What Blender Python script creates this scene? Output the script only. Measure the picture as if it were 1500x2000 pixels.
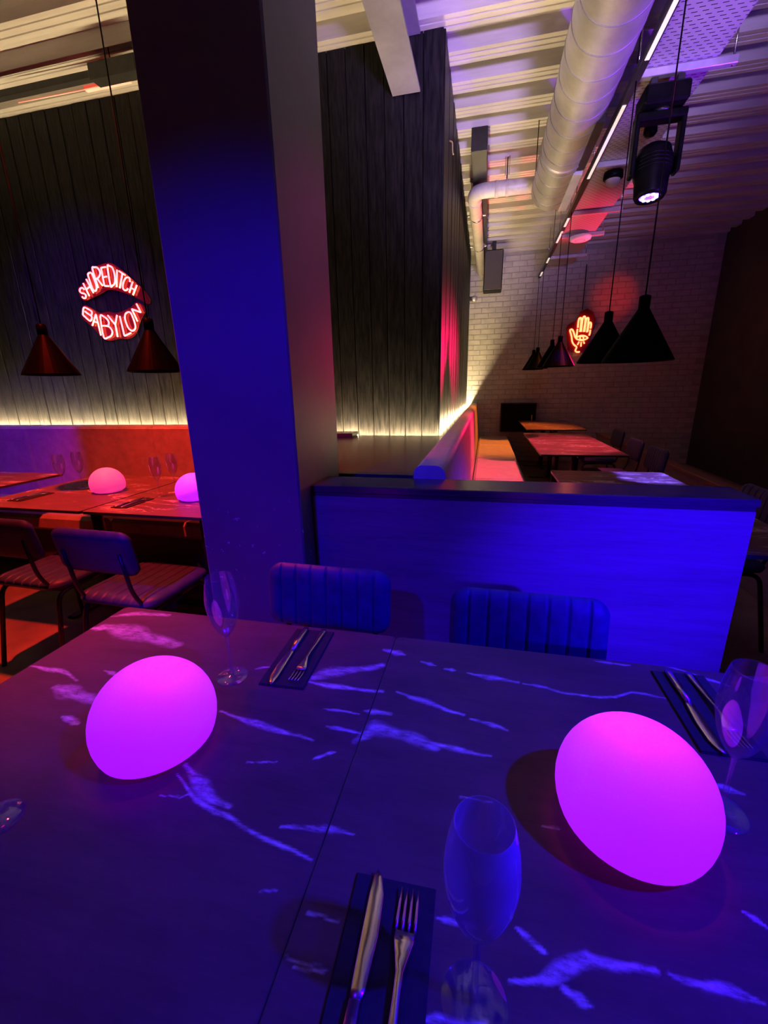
import bpy, math, random
import numpy as np
from mathutils import Vector, Matrix
random.seed(7)
PI = math.pi
scene = bpy.context.scene
for o in list(bpy.data.objects):
    bpy.data.objects.remove(o, do_unlink=True)
COL = scene.collection

# ------------------------------------------------------------------ camera
cam_data = bpy.data.cameras.new('camera')
cam = bpy.data.objects.new('camera', cam_data)
COL.objects.link(cam)
cam_data.sensor_fit = 'HORIZONTAL'
cam_data.sensor_width = 36.0
cam_data.lens = 830.0 / 1500.0 * 36.0
cam_data.clip_start = 0.02
CR = ((0.97431, -0.043787, 0.220915), (0.224313, 0.276267, -0.934538), (-0.020111, 0.960083, 0.278991))
cam.matrix_world = Matrix(((CR[0][0], CR[0][1], CR[0][2], 0), (CR[1][0], CR[1][1], CR[1][2], 0), (CR[2][0], CR[2][1], CR[2][2], 1.34), (0, 0, 0, 1)))
scene.camera = cam

# ------------------------------------------------------------------ world, exposure, spot lamps and added fills
world = bpy.data.worlds.new('world')
scene.world = world
world.use_nodes = True
world.node_tree.nodes['Background'].inputs[0].default_value = (0.02, 0.01, 0.06, 1)
world.node_tree.nodes['Background'].inputs[1].default_value = 0.02
scene.view_settings.view_transform = 'Standard'
scene.view_settings.look = 'None'
scene.view_settings.exposure = 0.0
scene.view_settings.gamma = 1.0
scene.view_settings.use_curve_mapping = False

def spot(name, loc, target, color, power, angle, blend=0.5, size=0.05):
    l = bpy.data.lights.new(name, 'SPOT')
    l.color = color
    l.energy = power
    l.spot_size = math.radians(angle)
    l.spot_blend = blend
    l.shadow_soft_size = size
    o = bpy.data.objects.new(name, l)
    COL.objects.link(o)
    o.location = loc
    o.rotation_euler = (Vector(target) - Vector(loc)).to_track_quat('-Z', 'Y').to_euler()
    return o
BLUE = (0.012, 0.0, 1.0)
VIOLET = (0.22, 0.0, 1.0)
RED = (1.0, 0.03, 0.015)
ORANGE = (1.0, 0.20, 0.02)
PINK = (1.0, 0.10, 0.16)
# bare spot lamps without housings, a few within view; added fills are marked
spot('blue_stage_lamp', (1.9, -1.6, 1.9), (0.52, 1.4, 0.74), (0.02, 0.0, 1.0), 2500, 19, 1.0, 0.06)
spot('blue_table_lamp', (1.9, 0.1, 3.2), (0.30, 0.5, 0.75), BLUE, 1300, 36, 0.9, 0.05)
spot('blue_side_table_fill', (-0.9, -0.9, 3.2), (-0.55, 0.5, 0.75), (0.03, 0.0, 1.0), 85, 36, 0.9, 0.2)  # added unseen fill that brightens the left front table
spot('blue_column_lamp', (-1.1, -1.9, 3.2), (-0.78, 1.3, 0.95), BLUE, 720, 31, 0.9, 0.06)
spot('red_table_lamp', (-1.5, 0.9, 3.2), (-0.85, 0.85, 0.75), (1.0, 0.0, 0.15), 10, 40, 0.9, 0.1)
spot('globe_top_fill', (0.25, 1.25, 2.85), (0.222, 0.52, 0.82), (1.0, 0.01, 0.2), 200, 5.0, 0.7, 0.04)  # added spot reddening the top of the right globe, no fitting
spot('globe_top_fill', (-0.25, 1.1, 3.2), (-0.53, 0.51, 0.82), (1.0, 0.01, 0.2), 200, 5.0, 0.7, 0.04)  # same added reddening for the left globe
spot('red_dining_lamp', (-2.2, 1.6, 3.3), (-2.1, 1.95, 0.4), RED, 1000, 86, 0.7, 0.05)
spot('violet_banquette_lamp', (-3.6, 0.4, 3.3), (-4.15, 3.05, 0.95), (0.22, 0.0, 1.0), 560, 25, 0.35, 0.05)
spot('indigo_wall_lamp', (-2.6, -0.5, 3.2), (-3.4, 3.33, 1.95), (0.16, 0.0, 1.0), 700, 27, 0.9, 0.06)
spot('orange_bench_lamp', (1.38, 6.7, 2.95), (0.3, 6.7, 0.46), ORANGE, 520, 52, 0.8, 0.05)
spot('pink_bench_lamp', (1.38, 4.6, 2.95), (0.55, 4.8, 0.6), (1.0, 0.08, 0.13), 640, 50, 0.8, 0.05)
spot('red_wall_fill', (1.9, 7.7, 2.0), (-0.34, 4.5, 1.25), (1.0, 0.0, 0.10), 900, 32, 0.9, 0.05)  # added red fill in place of neon reflected along the plank wall
spot('magenta_column_fill', (1.25, 2.7, 2.9), (-0.6, 1.68, 1.65), (1.0, 0.0, 0.55), 55, 26, 1.0, 0.05)  # added unseen fill to tint the column's right face magenta
spot('red_tray_fill', (2.9, 6.9, 1.3), (1.0, 5.9, 3.1), (1.0, 0.03, 0.11), 900, 34, 0.9, 0.05)  # invented red uplight to redden the tray underside
spot('red_patch_lamp', (2.6, 4.8, 3.0), (1.95, 8.2, 2.68), RED, 160, 14, 1.0, 0.03)
spot('violet_duct_fill', (2.5, 2.4, 1.2), (0.75, 3.2, 3.1), (0.24, 0.02, 1.0), 520, 40, 0.9, 0.05)  # added violet uplight for the duct's right side, no fixture
spot('violet_deck_fill', (0.9, -1.6, 1.6), (0.25, 3.7, 3.6), (0.55, 0.36, 1.0), 1400, 36, 0.9, 0.3)  # unseen wash added to turn the ceiling ribs lavender
spot('blue_pendant_fill', (1.62, 2.3, 2.95), (0.765, 5.1, 1.62), BLUE, 3500, 3.2, 0.6, 0.02)  # narrow beam added only to draw the blue stripe on one shade
spot('blue_deck_fill', (2.9, 1.2, 1.8), (2.4, 4.6, 3.46), (0.06, 0.0, 1.0), 60, 60, 0.9, 0.05)  # added fill standing in for blue bounce on the right ceiling

# ------------------------------------------------------------------ materials
def new_mat(name):
    m = bpy.data.materials.new(name)
    m.use_nodes = True
    nt = m.node_tree
    return m, nt, nt.nodes, nt.links, nt.nodes['Principled BSDF']
def ramp(nodes, p0, c0, p1, c1):
    r = nodes.new('ShaderNodeValToRGB')
    r.color_ramp.elements[0].position = p0
    r.color_ramp.elements[0].color = c0
    r.color_ramp.elements[1].position = p1
    r.color_ramp.elements[1].color = c1
    return r
def g(v): return (v, v, v, 1)
def coords(nodes, links, scale=(1, 1, 1), kind='Object'):
    tc = nodes.new('ShaderNodeTexCoord')
    mp = nodes.new('ShaderNodeMapping')
    mp.inputs['Scale'].default_value = scale
    links.new(tc.outputs[kind], mp.inputs['Vector'])
    if kind == 'Object':                       # every piece gets its own stretch of grain
        oi = nodes.new('ShaderNodeObjectInfo')
        mu = nodes.new('ShaderNodeMath'); mu.operation = 'MULTIPLY'; mu.inputs[1].default_value = 37.0
        links.new(oi.outputs['Random'], mu.inputs[0])
        cb = nodes.new('ShaderNodeCombineXYZ')
        links.new(mu.outputs[0], cb.inputs[1]); links.new(mu.outputs[0], cb.inputs[2])
        ad = nodes.new('ShaderNodeVectorMath'); ad.operation = 'ADD'
        links.new(mp.outputs[0], ad.inputs[0]); links.new(cb.outputs[0], ad.inputs[1])
        return ad.outputs[0]
    return mp.outputs[0]
def noise(nodes, links, vec, scale, detail=4, rough=0.6, dist=0.0):
    n = nodes.new('ShaderNodeTexNoise')
    n.inputs['Scale'].default_value = scale
    n.inputs['Detail'].default_value = detail
    n.inputs['Roughness'].default_value = rough
    n.inputs['Distortion'].default_value = dist
    links.new(vec, n.inputs['Vector'])
    return n
def bump(nodes, links, bsdf, h, strength, dist):
    b = nodes.new('ShaderNodeBump')
    b.inputs['Strength'].default_value = strength
    b.inputs['Distance'].default_value = dist
    links.new(h, b.inputs['Height'])
    links.new(b.outputs[0], bsdf.inputs['Normal'])
def surf(name, c0, c1, rough=0.5, scale=(1, 1, 1), nscale=6, metal=0.0, bs=0.0, bd=0.005, kind='Object', detail=5, lo=0.35, hi=0.65, spec=0.5):
    m, nt, N, L, b = new_mat(name)
    v = coords(N, L, scale, kind)
    n = noise(N, L, v, nscale, detail)
    r = ramp(N, lo, (*c0, 1), hi, (*c1, 1))
    L.new(n.outputs['Fac'], r.inputs[0])
    L.new(r.outputs[0], b.inputs['Base Color'])
    b.inputs['Roughness'].default_value = rough
    b.inputs['Metallic'].default_value = metal
    b.inputs['Specular IOR Level'].default_value = spec
    if bs: bump(N, L, b, n.outputs['Fac'], bs, bd)
    return m
def glow(name, color, strength, base=(0.8, 0.8, 0.8)):
    m, nt, N, L, b = new_mat(name)
    b.inputs['Base Color'].default_value = (*base, 1)
    b.inputs['Emission Color'].default_value = (*color, 1)
    b.inputs['Emission Strength'].default_value = strength
    b.inputs['Roughness'].default_value = 0.4
    return m
M = {}
M['floor'] = surf('concrete_floor', (0.10, 0.085, 0.07), (0.22, 0.19, 0.16), 0.45, nscale=2.2, bs=0.1)
M['dark_wall'] = surf('dark_painted_wall', (0.03, 0.03, 0.034), (0.05, 0.05, 0.055), 0.6, nscale=3)
M['deck'] = surf('painted_metal_deck', (0.46, 0.44, 0.43), (0.60, 0.58, 0.56), 0.5, nscale=4, scale=(0.3, 3, 3))
M['plank'] = surf('black_stained_plank', (0.004, 0.004, 0.005), (0.022, 0.020, 0.021), 0.45, nscale=10, scale=(6, 6, 0.7), bs=0.7, bd=0.004, spec=0.15)
M['brick'] = surf('painted_brick', (0.42, 0.40, 0.385), (0.54, 0.515, 0.49), 0.6, nscale=7, bs=0.4, bd=0.004)
M['mortar'] = surf('painted_mortar', (0.34, 0.325, 0.31), (0.40, 0.385, 0.37), 0.7, nscale=9)
def column_material():
    m, nt, N, L, b = new_mat('blue_black_painted_column')
    tc = N.new('ShaderNodeTexCoord')
    v = tc.outputs['Object']
    n = noise(N, L, v, 3, 3)
    r = ramp(N, 0.3, g(0.115), 0.7, g(0.145))
    L.new(n.outputs['Fac'], r.inputs[0])
    chips = noise(N, L, v, 38, 3, 0.55)            # knocked paint, low on the shaft
    cr = ramp(N, 0.685, g(0), 0.70, g(1))
    L.new(chips.outputs['Fac'], cr.inputs[0])
    sx = N.new('ShaderNodeSeparateXYZ')
    L.new(v, sx.inputs[0])
    zr = N.new('ShaderNodeMapRange')
    zr.inputs[1].default_value = 1.0; zr.inputs[2].default_value = 0.75
    L.new(sx.outputs[2], zr.inputs[0])
    mul = N.new('ShaderNodeMath'); mul.operation = 'MULTIPLY'
    L.new(cr.outputs[0], mul.inputs[0]); L.new(zr.outputs[0], mul.inputs[1])
    mx = N.new('ShaderNodeMixRGB')
    L.new(mul.outputs[0], mx.inputs[0]); L.new(r.outputs[0], mx.inputs[1])
    mx.inputs[2].default_value = (0.7, 0.66, 0.66, 1)
    L.new(mx.outputs[0], b.inputs['Base Color'])
    b.inputs['Roughness'].default_value = 0.55
    bump(N, L, b, n.outputs['Fac'], 0.15, 0.004)
    return m
M['column'] = column_material()
def wood(name, c0, c1, rough, axis_scale):
    m, nt, N, L, b = new_mat(name)
    v = coords(N, L, axis_scale)
    n1 = noise(N, L, v, 3.0, 6, 0.65, 1.2)
    n2 = noise(N, L, v, 26.0, 3, 0.6)
    mx = N.new('ShaderNodeMath'); mx.operation = 'MULTIPLY_ADD'
    L.new(n2.outputs['Fac'], mx.inputs[0]); mx.inputs[1].default_value = 0.45
    L.new(n1.outputs['Fac'], mx.inputs[2])
    r = ramp(N, 0.5, (*c0, 1), 0.9, (*c1, 1))
    L.new(mx.outputs[0], r.inputs[0])
    L.new(r.outputs[0], b.inputs['Base Color'])
    b.inputs['Roughness'].default_value = rough
    bump(N, L, b, mx.outputs[0], 0.25, 0.002)
    return m
M['panel'] = wood('dark_stained_oak', (0.13, 0.12, 0.12), (0.20, 0.185, 0.185), 0.42, (0.45, 6, 6))
M['cap'] = wood('dark_oak_cap', (0.035, 0.03, 0.03), (0.07, 0.06, 0.06), 0.22, (0.45, 6, 6))
M['ledge'] = surf('dark_ledge_board', (0.028, 0.026, 0.028), (0.042, 0.040, 0.042), 0.26, nscale=5, scale=(1, 4, 1))
def marble(name, use_attr):
    m, nt, N, L, b = new_mat(name)
    v = coords(N, L, (1.0, 3.2, 3.2))
    base = noise(N, L, v, 5, 6, 0.65)
    fine = noise(N, L, coords(N, L, (3, 60, 60)), 4, 3, 0.6)
    k = 0.72 if use_attr else 1.0  # front copy of the same stone darkened in place of dimmer light
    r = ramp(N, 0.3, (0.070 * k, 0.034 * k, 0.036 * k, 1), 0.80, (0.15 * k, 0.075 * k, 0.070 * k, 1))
    add = N.new('ShaderNodeMath'); add.operation = 'MULTIPLY_ADD'
    L.new(fine.outputs['Fac'], add.inputs[0]); add.inputs[1].default_value = 0.22
    L.new(base.outputs['Fac'], add.inputs[2])
    L.new(add.outputs[0], r.inputs[0])
    if use_attr:
        at = N.new('ShaderNodeAttribute'); at.attribute_name = 'vein'
        brk = noise(N, L, coords(N, L, (0.4, 1.3, 1)), 75, 6, 0.75)
        br = ramp(N, 0.36, g(0.12), 0.62, g(1))
        L.new(brk.outputs['Fac'], br.inputs[0])
        fac = N.new('ShaderNodeMath'); fac.operation = 'MULTIPLY'
        L.new(at.outputs['Fac'], fac.inputs[0]); L.new(br.outputs[0], fac.inputs[1])
        fo = fac.outputs[0]
    else:
        w = noise(N, L, v, 2.3, 7, 0.62, 1.4)
        sub = N.new('ShaderNodeMath'); sub.operation = 'SUBTRACT'
        L.new(w.outputs['Fac'], sub.inputs[0]); sub.inputs[1].default_value = 0.5
        ab = N.new('ShaderNodeMath'); ab.operation = 'ABSOLUTE'
        L.new(sub.outputs[0], ab.inputs[0])
        vr = ramp(N, 0.004, g(1), 0.022, g(0))
        L.new(ab.outputs[0], vr.inputs[0])
        msk = noise(N, L, v, 1.7, 2)
        mr = ramp(N, 0.44, g(0), 0.56, g(1))
        L.new(msk.outputs['Fac'], mr.inputs[0])
        fac = N.new('ShaderNodeMath'); fac.operation = 'MULTIPLY'
        L.new(vr.outputs[0], fac.inputs[0]); L.new(mr.outputs[0], fac.inputs[1])
        fo = fac.outputs[0]
    mx = N.new('ShaderNodeMixRGB')
    L.new(fo, mx.inputs[0]); L.new(r.outputs[0], mx.inputs[1])
    mx.inputs[2].default_value = (0.62, 0.55, 0.50, 1)
    L.new(mx.outputs[0], b.inputs['Base Color'])
    b.inputs['Roughness'].default_value = 0.45
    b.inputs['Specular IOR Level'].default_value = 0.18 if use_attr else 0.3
    bump(N, L, b, fine.outputs['Fac'], 0.06, 0.001)
    return m
M['marble'] = marble('dark_veined_marble_top', True)
M['marble_far'] = marble('dark_veined_marble_far', False)
M['edge'] = surf('black_laminate_edge', (0.02, 0.02, 0.02), (0.035, 0.035, 0.035), 0.35)
M['black_metal'] = surf('black_powder_coat', (0.012, 0.012, 0.012), (0.022, 0.022, 0.022), 0.4, nscale=20)
M['pendant'] = surf('matt_black_shade', (0.0008, 0.0008, 0.0008), (0.0015, 0.0015, 0.0015), 0.4, nscale=20, spec=0.012)
M['black_plastic'] = surf('black_plastic', (0.002, 0.002, 0.0025), (0.005, 0.005, 0.005), 0.4, nscale=15, spec=0.06)
M['chair_hide'] = surf('dark_blue_leatherette', (0.015, 0.020, 0.075), (0.026, 0.032, 0.11), 0.5, nscale=30, bs=0.1, bd=0.001, spec=0.25)
M['bench_hide'] = surf('cream_leatherette', (0.42, 0.38, 0.34), (0.52, 0.47, 0.43), 0.45, nscale=14, bs=0.12, bd=0.002)
M['banquette_hide'] = surf('brown_leatherette', (0.22, 0.18, 0.17), (0.29, 0.24, 0.22), 0.45, nscale=14, bs=0.12, bd=0.002)
M['bench_base'] = surf('dark_bench_base', (0.03, 0.028, 0.028), (0.05, 0.045, 0.045), 0.5)
M['galv'] = surf('galvanised_steel', (0.50, 0.50, 0.52), (0.66, 0.65, 0.67), 0.42, nscale=9, metal=0.55, scale=(1, 0.6, 1))
M['seam'] = surf('duct_seam', (0.22, 0.22, 0.23), (0.32, 0.32, 0.33), 0.5, metal=0.5)
M['white_paint'] = surf('white_paint', (0.55, 0.54, 0.53), (0.66, 0.65, 0.64), 0.45, nscale=5)
M['beam'] = surf('grey_beam_paint', (0.24, 0.23, 0.24), (0.32, 0.31, 0.32), 0.5, nscale=4)
M['pvc'] = surf('grey_white_pipe_plastic', (0.55, 0.52, 0.49), (0.68, 0.65, 0.62), 0.35, nscale=12)
M['steel'] = surf('brushed_steel', (0.50, 0.46, 0.42), (0.68, 0.62, 0.56), 0.24, nscale=30, metal=1.0, scale=(1, 0.2, 1))
M['napkin'] = surf('dark_navy_napkin', (0.006, 0.005, 0.006), (0.011, 0.010, 0.012), 0.85, nscale=90, bs=0.3, bd=0.001)
M['acrylic'] = surf('acrylic_painted_red_glow', (0.16, 0.012, 0.012), (0.20, 0.016, 0.016), 0.12)  # clear sheet; red glow of the tubes is painted into its colour
def thin_glass(name, haze):
    m, nt, N, L, b = new_mat(name)
    N.remove(b)
    out = N['Material Output']
    tr = N.new('ShaderNodeBsdfTransparent'); tr.inputs[0].default_value = (0.93, 0.93, 0.95, 1)
    gl = N.new('ShaderNodeBsdfGlossy'); gl.inputs['Roughness'].default_value = 0.04
    df = N.new('ShaderNodeBsdfDiffuse'); df.inputs[0].default_value = (0.9, 0.9, 0.9, 1)
    lw = N.new('ShaderNodeLayerWeight'); lw.inputs['Blend'].default_value = 0.42
    n = noise(N, L, coords(N, L), 14, 3)
    pw = N.new('ShaderNodeMath'); pw.operation = 'POWER'
    L.new(lw.outputs['Facing'], pw.inputs[0]); pw.inputs[1].default_value = 2.2
    sc = N.new('ShaderNodeMath'); sc.operation = 'MULTIPLY_ADD'
    L.new(pw.outputs[0], sc.inputs[0]); sc.inputs[1].default_value = 0.75; sc.inputs[2].default_value = 0.07
    m1 = N.new('ShaderNodeMixShader')
    L.new(sc.outputs[0], m1.inputs[0]); L.new(tr.outputs[0], m1.inputs[1]); L.new(gl.outputs[0], m1.inputs[2])
    hz = N.new('ShaderNodeMath'); hz.operation = 'MULTIPLY'
    edge = N.new('ShaderNodeMath'); edge.operation = 'MULTIPLY_ADD'      # more glass to look through towards the rim
    L.new(lw.outputs['Facing'], edge.inputs[0]); edge.inputs[1].default_value = haze * 1.6; edge.inputs[2].default_value = haze * 0.45
    L.new(n.outputs['Fac'], hz.inputs[0]); L.new(edge.outputs[0], hz.inputs[1])
    m2 = N.new('ShaderNodeMixShader')
    L.new(hz.outputs[0], m2.inputs[0]); L.new(m1.outputs[0], m2.inputs[1]); L.new(df.outputs[0], m2.inputs[2])
    L.new(m2.outputs[0], out.inputs['Surface'])
    return m
M['glass'] = thin_glass('clear_glass', 0.05)
M['glass_hazy'] = thin_glass('hazy_glass', 0.24)
def globe_mat(name, emit, strength):
    m, nt, N, L, b = new_mat(name)
    n = noise(N, L, coords(N, L), 9, 3)
    r = ramp(N, 0.2, (0.70, 0.66, 0.66, 1), 0.8, (0.78, 0.74, 0.74, 1))
    L.new(n.outputs['Fac'], r.inputs[0]); L.new(r.outputs[0], b.inputs['Base Color'])
    b.inputs['Roughness'].default_value = 0.5
    b.inputs['Emission Color'].default_value = (*emit, 1)
    b.inputs['Emission Strength'].default_value = strength
    return m
M['globe_magenta'] = globe_mat('lit_magenta_globe', (0.42, 0.006, 0.95), 1.0)
M['globe_pink'] = globe_mat('lit_pink_globe', (0.85, 0.03, 0.30), 0.75)
M['led_warm'] = glow('warm_led_strip', (1.0, 0.76, 0.38), 560.0)
M['neon'] = glow('red_neon_tube', (1.0, 0.115, 0.06), 5.5)
M['neon_hand'] = glow('amber_neon_tube', (1.0, 0.16, 0.055), 5.0)
M['lens'] = glow('blue_lamp_lens', (0.08, 0.02, 1.0), 3.0)
M['lens_cell'] = glow('white_lens_cell', (0.6, 0.45, 1.0), 4.0)
M['track_led'] = glow('dim_white_track_insert', (1.0, 0.85, 0.72), 0.7)
M['white_glow'] = glow('white_disc_added_glow', (0.7, 0.55, 1.0), 0.12)  # device is no lamp; a faint added glow lifts the white disc
def tray_mat():
    m, nt, N, L, b = new_mat('perforated_galvanised_tray')
    br = N.new('ShaderNodeTexBrick')
    br.inputs['Scale'].default_value = 1.0
    br.offset = 0.5
    br.inputs['Brick Width'].default_value = 0.05
    br.inputs['Row Height'].default_value = 0.028
    br.inputs['Mortar Size'].default_value = 0.0115
    br.inputs['Mortar Smooth'].default_value = 0.1
    br.inputs['Color1'].default_value = (0.03, 0.03, 0.03, 1)
    br.inputs['Color2'].default_value = (0.04, 0.04, 0.04, 1)
    br.inputs['Mortar'].default_value = (0.40, 0.39, 0.40, 1)
    L.new(coords(N, L), br.inputs['Vector'])
    sw = br
    L.new(sw.outputs['Color'], b.inputs['Base Color'])
    b.inputs['Roughness'].default_value = 0.5
    b.inputs['Metallic'].default_value = 0.2
    return m
M['tray'] = tray_mat()

# ------------------------------------------------------------------ mesh helpers
class MB:
    def __init__(s): s.v = []; s.f = []; s.sm = []
    def add(s, vs, fs, smooth=False):
        k = len(s.v); s.v += [tuple(p) for p in vs]; s.f += [tuple(i + k for i in q) for q in fs]; s.sm += [smooth] * len(fs)
        return s
    def box(s, x0, x1, y0, y1, z0, z1):
        vs = [(x, y, z) for z in (z0, z1) for y in (y0, y1) for x in (x0, x1)]
        return s.add(vs, [(0, 2, 3, 1), (4, 5, 7, 6), (0, 1, 5, 4), (2, 6, 7, 3), (0, 4, 6, 2), (1, 3, 7, 5)])
    def bbox(s, x0, x1, y0, y1, z0, z1, b=0.004):
        """box with chamfered edges"""
        vs = []; idx = {}
        X = ((x0, x0 + b), (x1, x1 - b)); Y = ((y0, y0 + b), (y1, y1 - b)); Z = ((z0, z0 + b), (z1, z1 - b))
        for i in (0, 1):
            for j in (0, 1):
                for k in (0, 1):
                    for a in range(3):
                        p = (X[i][0 if a == 0 else 1], Y[j][0 if a == 1 else 1], Z[k][0 if a == 2 else 1])
                        idx[i, j, k, a] = len(vs); vs.append(p)
        fs = []
        for a in range(3):
            o = [q for q in range(3) if q != a]
            for e in (0, 1):
                ring = []
                for (p, q) in ((0, 0), (1, 0), (1, 1), (0, 1)):
                    c = [0, 0, 0]; c[a] = e; c[o[0]] = p; c[o[1]] = q
                    ring.append(idx[c[0], c[1], c[2], a])
                fs.append(ring)
        for a in range(3):
            o = [q for q in range(3) if q != a]
            for p in (0, 1):
                for q in (0, 1):
                    c0 = [0, 0, 0]; c0[o[0]] = p; c0[o[1]] = q; c1 = list(c0); c1[a] = 1
                    fs.append([idx[(*c0, o[0])], idx[(*c1, o[0])], idx[(*c1, o[1])], idx[(*c0, o[1])]])
        for i in (0, 1):
            for j in (0, 1):
                for k in (0, 1): fs.append([idx[i, j, k, 0], idx[i, j, k, 1], idx[i, j, k, 2]])
        return s.add(vs, fs)
    def lathe(s, prof, n=32, cx=0, cy=0, cz=0, smooth=True):
        vs = []; fs = []; m = len(prof)
        for i in range(n):
            a = 2 * PI * i / n
            for r, z in prof: vs.append((cx + r * math.cos(a), cy + r * math.sin(a), cz + z))
        for i in range(n):
            j = (i + 1) % n
            for k in range(m - 1): fs.append((i * m + k, j * m + k, j * m + k + 1, i * m + k + 1))
        return s.add(vs, fs, smooth)
    def tube(s, pts, r, n=10, closed=False, caps=True):
        P = [Vector(p) for p in pts]
        if closed: P = P[:-1] if (P[0] - P[-1]).length < 1e-6 else P
        m = len(P); vs = []; fs = []; prev = None
        rr = r if isinstance(r, (list, tuple)) else [r] * m
        for i in range(m):
            if closed: t = (P[(i + 1) % m] - P[i - 1])
            else: t = P[min(i + 1, m - 1)] - P[max(i - 1, 0)]
            t.normalize()
            if prev is None:
                u = t.orthogonal().normalized()
            else:
                u = (prev - t * prev.dot(t)).normalized()
            prev = u; w = t.cross(u)
            for k in range(n):
                a = 2 * PI * k / n
                vs.append(P[i] + (u * math.cos(a) + w * math.sin(a)) * rr[i])
        for i in range(m if closed else m - 1):
            j = (i + 1) % m
            for k in range(n):
                l = (k + 1) % n
                fs.append((i * n + k, i * n + l, j * n + l, j * n + k))
        s.add(vs, fs, True)
        if caps and not closed:
            b = len(s.v) - m * n
            s.f += [tuple(b + k for k in range(n))[::-1], tuple(b + (m - 1) * n + k for k in range(n))]; s.sm += [False, False]
        return s
    def prism(s, outline, y0, y1):
        """outline in (x, z), extruded along y"""
        n = len(outline)
        vs = [(x, y0, z) for x, z in outline] + [(x, y1, z) for x, z in outline]
        fs = [tuple(range(n)), tuple(range(2 * n - 1, n - 1, -1))] + [(i, i + n, (i + 1) % n + n, (i + 1) % n) for i in range(n)]
        return s.add(vs, fs)
    def slab(s, outline, z0, z1):
        n = len(outline)
        vs = [(x, y, z0) for x, y in outline] + [(x, y, z1) for x, y in outline]
        fs = [tuple(range(n - 1, -1, -1)), tuple(range(n, 2 * n))] + [(i, (i + 1) % n, (i + 1) % n + n, i + n) for i in range(n)]
        return s.add(vs, fs)
    def mesh(s, name, mat):
        me = bpy.data.meshes.new(name)
        me.from_pydata(s.v, [], s.f)
        me.polygons.foreach_set('use_smooth', s.sm)
        me.update()
        if mat is not None: me.materials.append(M[mat] if isinstance(mat, str) else mat)
        return me
    def build(s, name, mat, parent=None, loc=None, rot=None):
        o = bpy.data.objects.new(name, s.mesh(name, mat))
        COL.objects.link(o)
        if parent is not None: o.parent = parent
        if loc is not None: o.location = loc
        if rot is not None: o.rotation_euler = rot
        return o
def tag(o, label=None, cat=None, group=None, kind=None):
    if label: o['label'] = label
    if cat: o['category'] = cat
    if group: o['group'] = group
    if kind: o['kind'] = kind
    return o
def thing(name, loc, label, cat, group=None, rz=0.0):
    o = bpy.data.objects.new(name, None)
    o.empty_display_size = 0.05
    COL.objects.link(o)
    o.location = loc
    o.rotation_euler = (0, 0, rz)
    return tag(o, label, cat, group)
def copy_tree(root, loc, rz=None, label=None, parent=None):
    c = root.copy(); COL.objects.link(c)
    if parent is not None: c.parent = parent
    else:
        c.location = loc
        if rz is not None: c.rotation_euler = (0, 0, rz)
        if label: c['label'] = label
    for ch in root.children: copy_tree(ch, None, parent=c)
    return c
def fillet(pts, r, n=5):
    """round the inner corners of a polyline"""
    P = [Vector(p) for p in pts]; out = [P[0]]
    for i in range(1, len(P) - 1):
        a = (P[i - 1] - P[i]); b = (P[i + 1] - P[i])
        q = min(r, a.length * 0.49, b.length * 0.49)
        p0 = P[i] + a.normalized() * q; p1 = P[i] + b.normalized() * q
        for k in range(n + 1):
            t = k / n
            out.append(p0 * (1 - t) ** 2 + P[i] * 2 * t * (1 - t) + p1 * t * t)
    out.append(P[-1])
    return out
def smooth_line(pts, closed=False, n=5):
    """Catmull-Rom through the points"""
    P = [Vector(p) for p in pts]
    if closed: P = P[:-1]
    m = len(P); out = []
    for i in range(m if closed else m - 1):
        p0 = P[(i - 1) % m] if closed or i > 0 else P[0]
        p1 = P[i]; p2 = P[(i + 1) % m]
        p3 = P[(i + 2) % m] if closed or i + 2 < m else P[-1]
        for k in range(n):
            t = k / n
            out.append(0.5 * ((2 * p1) + (p2 - p0) * t + (2 * p0 - 5 * p1 + 4 * p2 - p3) * t * t + (3 * p1 - p0 - 3 * p2 + p3) * t ** 3))
    if not closed: out.append(P[-1])
    return out

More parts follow.
